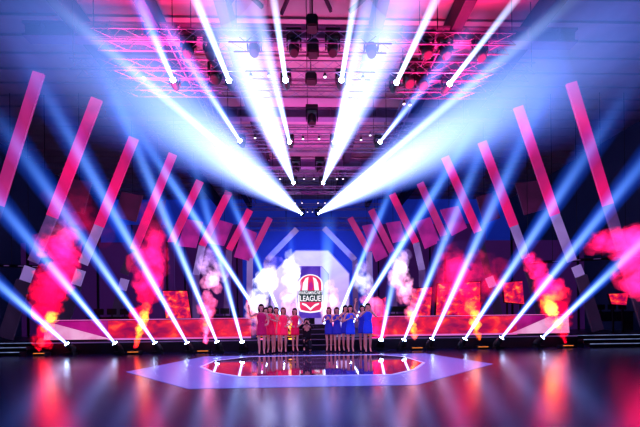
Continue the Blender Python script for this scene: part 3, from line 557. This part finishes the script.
def body(arms, legs, wide=1., trunk=None, heels=True):
    V, E, Rr = [], [], []
    def v(p, r, par=None):
        V.append(tuple(p)); Rr.append(r)
        if par is not None: E.append((par, len(V)-1))
        return len(V)-1
    T = trunk or {'pel': (0, 0, .95), 'chest': (0, 0, 1.28), 'neck': (0, 0, 1.44)}
    pel = v(T['pel'], .115*wide); wa = v(lerp(T['pel'], T['chest'], .5), .09*wide, pel); ch = v(T['chest'], .115*wide, wa); nb = v(lerp(T['chest'], T['neck'], .75), .075*wide, ch); nk = v(T['neck'], .045, nb)
    n = Vector(T['neck']); j = v(n+Vector((0, -.012, .07)), .055, nk); hd = v(n+Vector((0, -.005, .13)), .083, j); v(n+Vector((0, .0, .2)), .07, hd)
    v(n+Vector((0, -.115, .105)), .011, j)   # nose
    for sx in (-1, 1): v(n+Vector((sx*.095, .0, .12)), .012, hd)   # ears
    for sx, (el, wr, hv) in zip((-1, 1), arms):
        sh = v(n+Vector((sx*.165, 0, -.07)), .05*wide, nb); m_ = v(lerp(V[sh], el, .5), .042*wide, sh); e_ = v(el, .034, m_); w_ = v(wr, .023, e_)
        hv = Vector(hv).normalized(); side = hv.cross(Vector((0, 1, 0))); side = side.normalized() if side.length > .1 else Vector((1, 0, 0)); nrm = side.cross(hv)
        pa = v(Vector(wr)+hv*.05, .03, w_); pe = v(Vector(wr)+hv*.085, .028, pa)
        for k, (ln, of) in enumerate(((.06, -.027), (.075, -.009), (.07, .009), (.052, .027))):
            a = v(Vector(V[pe])+side*of+hv*.01, .0095, pe); b_ = v(Vector(V[a])+hv*ln*.55, .009, a); v(Vector(V[b_])+(hv*.8-nrm*.5).normalized()*ln*.5, .0075, b_)
        th = v(Vector(V[pa])-side*.035*1, .011, pa); v(Vector(V[th])+(hv-side*.7).normalized()*.045, .009, th)
    for sx, (kn, an, toe) in zip((-1, 1), legs):
        hp = v(Vector(T['pel'])+Vector((sx*.085, 0, -.06)), .09*wide, pel); mm = v(lerp(V[hp], kn, .5), .075*wide, hp); k_ = v(kn, .052, mm); cf = v(lerp(kn, an, .35), .05, k_); a_ = v(an, .033, cf); v(toe, .026, a_)
    return skin_mesh(V, E, Rr)
def dress_mb(z0, z1, flare):
    mb = MB(); mb.lathe([(.1, z0), (.135, z0-.05), (.158, z0-.13), (.135, z0-.24), (.118, z0-.31), (.15, z0-.45), (.165, z0-.55), (.165, z1+.06), (.158+flare, z1), (.145+flare, z1+.005)], 24, 1., .72, cap=False)
    for v in mb.bm.verts:
        a = math.atan2(v.co.y, v.co.x); k = max(0, (z0-.6-v.co.z)); v.co.x *= 1+.12*k*math.sin(a*7); v.co.y *= 1+.12*k*math.sin(a*7)
    return mb
def hair_mb(n, length, vol=1.):
    mb = MB(); bm = mb.bm; bmesh.ops.create_uvsphere(bm, u_segments=20, v_segments=14, radius=1)
    for v in bm.verts:
        x, y, z = v.co; front = max(0, -y)
        s = Vector((x*.112*vol, y*.115*vol+.02, z*.13+.145))
        if z < 0: s.z = .145+z*(.13+length*(.35+.65*max(0, min(1, y+.7)))); s.y = max(s.y, -.02) if y < 0 else s.y; s.x *= 1+.25*(-z)
        if y < -.3 and z < .62: s.y = max(s.y, -.035)
        v.co = s+n+Vector((.006*math.sin(z*20+x*9), 0, 0))
    return mb
pc = 0
def woman(px, y, height, dress, dname, haircol, pose, label, turn=0., hl=.28, group=None, z1=.66):
    t = empty('person', (X(px, y), y, 0), label, 'person', group); t.rotation_euler = (0, 0, turn)
    heel = .07
    A = {'clap': (((-.25, -.02, 1.12), (-.05, -.24, 1.22), (.45, -.35, .7)), ((.25, -.02, 1.12), (.05, -.24, 1.22), (-.45, -.35, .7))),
         'down': (((-.24, .02, 1.12), (-.26, -.05, .88), (0, -.1, -1)), ((.24, .02, 1.12), (.26, -.05, .88), (0, -.1, -1))),
         'hip': (((-.24, .02, 1.12), (-.26, -.05, .88), (0, -.1, -1)), ((.33, .03, 1.15), (.19, -.09, 1.02), (-.8, -.3, -.3))),
         'hiphip': (((-.33, .03, 1.15), (-.18, -.09, 1.02), (.8, -.3, -.3)), ((.33, .03, 1.15), (.18, -.09, 1.02), (-.8, -.3, -.3))),
         'wave': (((-.36, -.02, 1.28), (-.40, -.08, 1.52), (-.1, 0, 1)), ((.24, .02, 1.12), (.2, -.16, 1.0), (-.5, -.5, 0))),
         'raise': (((-.30, -.03, 1.55), (-.26, -.06, 1.79), (.1, 0, 1)), ((.28, -.06, 1.18), (.12, -.24, 1.32), (-.4, -.3, .8))),
         'high': (((-.30, -.05, 1.22), (-.10, -.22, 1.40), (.35, -.1, .9)), ((.30, -.05, 1.22), (.08, -.22, 1.40), (-.35, -.1, .9)))}[pose]
    rr = random.Random(int(px*10)); st = rr.uniform(-.03, .03)
    Lg = (((-.085, -.02, .53), (-.075, .01+st, .1+heel), (-.085, -.13+st, .03)), ((.085, -.03, .53), (.07, .01-st, .1+heel), (.085, -.13-st, .03)))
    me = body(A, Lg, .95, {'pel': (0, 0, .98), 'chest': (0, 0, 1.28), 'neck': (0, 0, 1.44)}); me.materials.append(M['skin'])
    bo = bpy.data.objects.new('body', me); C.objects.link(bo); bo.parent = t
    n = Vector((0, 0, 1.44))
    dress_mb(1.41, z1, .02).build('dress', dress, t, True)
    if haircol not in M: M[haircol] = pbr(haircol, {'brown_hair': (.06, .022, .015), 'dark_hair': (.015, .008, .012), 'auburn_hair': (.2, .05, .03)}[haircol], .45, 0, None, 0, .3, 20, .3)
    hair_mb(n, hl, .92).build('hair', haircol, t, True)
    for sx in (-1, 1):
        MB().lathe([(.004, -.006), (.012, -.003), (.012, .003), (.004, .006)], 8, c=(sx*.033, -.088, 1.575)).build('eye', 'eye', t)
        s = MB(); s.prism([(sx*.08-.035, -.17, .0), (sx*.08+.035, -.17, 0), (sx*.08+.035, -.05, 0), (sx*.08+.03, .03, .09), (sx*.08-.03, .03, .09), (sx*.08-.035, -.05, 0)], (0, 0, .035)); s.tube((sx*.08, .035, .09), (sx*.08, .04, -.015), .014, 6)
        for v in s.bm.verts: v.co.z += .018
        s.build('shoe', 'shoe', t)
    MB().box((0, -.082, 1.505), (.036, .01, .01)).build('mouth', 'lip', t)
    k = height/1.68; t.scale = (k, k, k); return t
M['dress_magenta'] = fabric('magenta_dress', (.7, .008, .1), .3); M['dress_wine'] = fabric('wine_dress', (.45, .006, .13), .3); M['dress_red'] = fabric('coral_red_dress', (.85, .02, .12), .4)
M['dress_blue'] = fabric('royal_blue_dress', (.02, .06, .75), .32); M['dress_navy'] = fabric('deep_blue_dress', (.03, .03, .42), .3)
woman(261.5, 11.9, 1.74, 'dress_wine', '', 'brown_hair', 'wave', 'person in a wine dress with one hand raised, front left of the pink group', .15, .3, z1=.66)
woman(266.5, 12.75, 1.66, 'dress_wine', '', 'dark_hair', 'down', 'person in a wine dress partly hidden behind the front left figure of the pink group', 0, .25, z1=.66)
woman(270.5, 12.35, 1.7, 'dress_magenta', '', 'dark_hair', 'clap', 'dark-haired person in a magenta dress clapping, third from the left', -.1, .25)
woman(276.5, 12.6, 1.66, 'dress_red', '', 'brown_hair', 'clap', 'person in a coral red dress clapping, fourth from the left', .1, .2)
woman(283.5, 12.5, 1.64, 'dress_red', '', 'auburn_hair', 'hip', 'person in a coral red dress with one hand on the hip, fifth from the left', 0, .25)
woman(295, 12.75, 1.62, 'dress_magenta', '', 'brown_hair', 'hiphip', 'person in a magenta dress standing apart beside the orange flame, elbows out', .2, .25)
woman(329, 12.7, 1.64, 'dress_navy', '', 'auburn_hair', 'clap', 'person in a deep blue dress clapping, leftmost of the blue group', -.2, .28)
woman(337, 12.6, 1.63, 'dress_navy', '', 'brown_hair', 'clap', 'person in a deep blue dress clapping, second from the left in the blue group', 0, .25)
woman(345.5, 12.65, 1.7, 'dress_navy', '', 'dark_hair', 'high', 'dark-haired person in a deep blue dress clapping high, third in the blue group', .15, .22)
woman(350.5, 12.2, 1.68, 'dress_blue', '', 'dark_hair', 'clap', 'person in a bright blue dress at the front middle of the blue group', 0, .2)
woman(362.5, 12.7, 1.7, 'dress_navy', '', 'dark_hair', 'raise', 'person in a deep blue dress with one arm lifted, behind the rightmost figure', 0, .22)
woman(368, 12.1, 1.74, 'dress_blue', '', 'brown_hair', 'high', 'person in a bright blue dress clapping high, rightmost of the blue group', -.1, .25)
# kneeling photographer
t = empty('person', (X(306.8, 12.9), 12.9, 0), 'photographer in dark clothes kneeling with a camera raised before the stairs', 'person')
TR = {'pel': (0, .08, .48), 'chest': (0, -.02, .82), 'neck': (0, -.04, .99)}
me = body((((-.25, -.14, .87), (-.085, -.26, 1.06), (.5, -.2, .6)), ((.25, -.14, .87), (.085, -.26, 1.06), (-.5, -.2, .6))), (((-.1, -.34, .47), (-.1, -.26, .1), (-.1, -.42, .035)), ((.12, -.2, .07), (.12, .22, .08), (.12, .3, .03))), 1.08, TR)
M['cloth'] = pbr('black_clothes', (.012, .01, .025), .8); me.materials.append(M['skin']); bo = bpy.data.objects.new('body', me); C.objects.link(bo); bo.parent = t
def sleeve(pts, nm):
    V = [p[0] for p in pts]; m2 = skin_mesh(V, [(i, i+1) for i in range(len(V)-1)], [p[1] for p in pts]); m2.materials.append(M['cloth']); q = bpy.data.objects.new(nm, m2); C.objects.link(q); q.parent = t
tp = MB(); tp.lathe([(.13, .44), (.165, .52), (.15, .66), (.175, .82), (.16, .92), (.07, .98)], 20, 1, .75, c=(0, .02, 0)); tp.build('jacket', 'cloth', t, True)
sleeve([((-.165, -.04, .92), .062), ((-.21, -.09, .895), .055), ((-.25, -.14, .87), .047), ((-.1, -.245, 1.04), .036)], 'sleeve'); sleeve([((.165, -.04, .92), .062), ((.21, -.09, .895), .055), ((.25, -.14, .87), .047), ((.1, -.245, 1.04), .036)], 'sleeve')
sleeve([((-.085, .07, .44), .11), ((-.09, -.13, .46), .09), ((-.1, -.34, .47), .068), ((-.1, -.26, .14), .05)], 'trouser_leg'); sleeve([((.085, .07, .42), .11), ((.1, -.08, .24), .09), ((.12, -.2, .09), .07), ((.12, .2, .09), .05)], 'trouser_leg')
MB().bevelbox((-.1, -.36, .04), (.09, .26, .075), .02).build('shoe', 'shoe', t); MB().bevelbox((.12, .3, .05), (.09, .09, .09), .02).build('shoe', 'shoe', t)
hair_mb(Vector((0, -.04, .99)), .02).build('hair', 'dark_hair', t, True)
q = empty('photo_camera', Vector((X(306.8, 12.9), 12.9, 1.09))+Vector((0, -.24, 0)), 'black photo camera held up to the kneeling photographer\'s face', 'camera')
MB().bevelbox((0, 0, 0), (.14, .07, .1), .012).build('camera_body', 'black', q); MB().tube((0, -.03, 0), (0, -.15, 0), .038, 14).build('lens', 'case', q); MB().box((0, 0, .065), (.05, .05, .04)).build('viewfinder', 'black', q)
# ---------------------------------------------------------------- lights
def area(loc, tgt, size, col, e, sy=None, spread=100):
    l = bpy.data.lights.new('wash', 'AREA'); l.size = size; l.energy = e; l.color = col; l.spread = math.radians(spread)
    if sy: l.shape = 'RECTANGLE'; l.size_y = sy
    o = bpy.data.objects.new('wash_light', l); C.objects.link(o); o.location = loc; o.rotation_euler = (Vector(tgt)-Vector(loc)).to_track_quat('-Z', 'Y').to_euler(); return o
def spot(loc, tgt, col, e, ang, blend=.6, rad=.1):
    l = bpy.data.lights.new('spot', 'SPOT'); l.energy = e; l.color = col; l.spot_size = math.radians(ang); l.spot_blend = blend; l.shadow_soft_size = rad
    o = bpy.data.objects.new('fill_spot', l); C.objects.link(o); o.location = loc; o.rotation_euler = (Vector(tgt)-Vector(loc)).to_track_quat('-Z', 'Y').to_euler(); return o
# unseen area lamps below the trusses wash the roof red, sides and back blue
area((-4.3, 10.5, 8.2), (-4.3, 10.2, 12), 2.5, (1, .015, .14), 430); area((4.3, 10.5, 8.2), (4.3, 10.2, 12), 2.5, (1, .015, .14), 430)
area((0, 12, 7.6), (0, 12, 12), 4, (.9, .02, .2), 260, 6); area((0, 18.5, 7.6), (0, 18.5, 12), 5, (.7, .02, .35), 420, 6)
area((-9, 12, 6.5), (-10, 12, 12), 4, (.02, .1, 1), 22, 8); area((9.5, 12, 6.5), (11, 12, 12), 4, (.02, .12, 1), 40, 8)
area((0, 24, 6), (0, 29, 5), 6, (.03, .15, 1), 420, 3)
# added fill spots without fixtures: women from the front, floor and sides
spot((-4, 3.5, 8.6), (-2, 12.5, 1), (1, .5, .75), 1100, 45); spot((4, 3.5, 8.6), (2, 12.5, 1), (.75, .6, .95), 1000, 45); spot((0, 5, 10.5), (0, 7.5, 0), (.08, .15, 1), 1500, 75, 1.)
spot((-6, 8, 8.6), (-8, 14, 2), (.3, .15, 1), 10, 70); spot((6, 8, 8.6), (8, 14, 2), (.3, .15, 1), 10, 70)
w = bpy.data.worlds.new('world'); bpy.context.scene.world = w; w.use_nodes = True; w.node_tree.nodes['Background'].inputs[0].default_value = (.02, .04, .2, 1); w.node_tree.nodes['Background'].inputs[1].default_value = .03
sc_ = bpy.context.scene; sc_.view_settings.view_transform = 'Standard'; sc_.view_settings.look = 'Medium High Contrast'
sc_.cycles.transparent_max_bounces = 128; sc_.cycles.max_bounces = 6; sc_.cycles.use_denoising = True
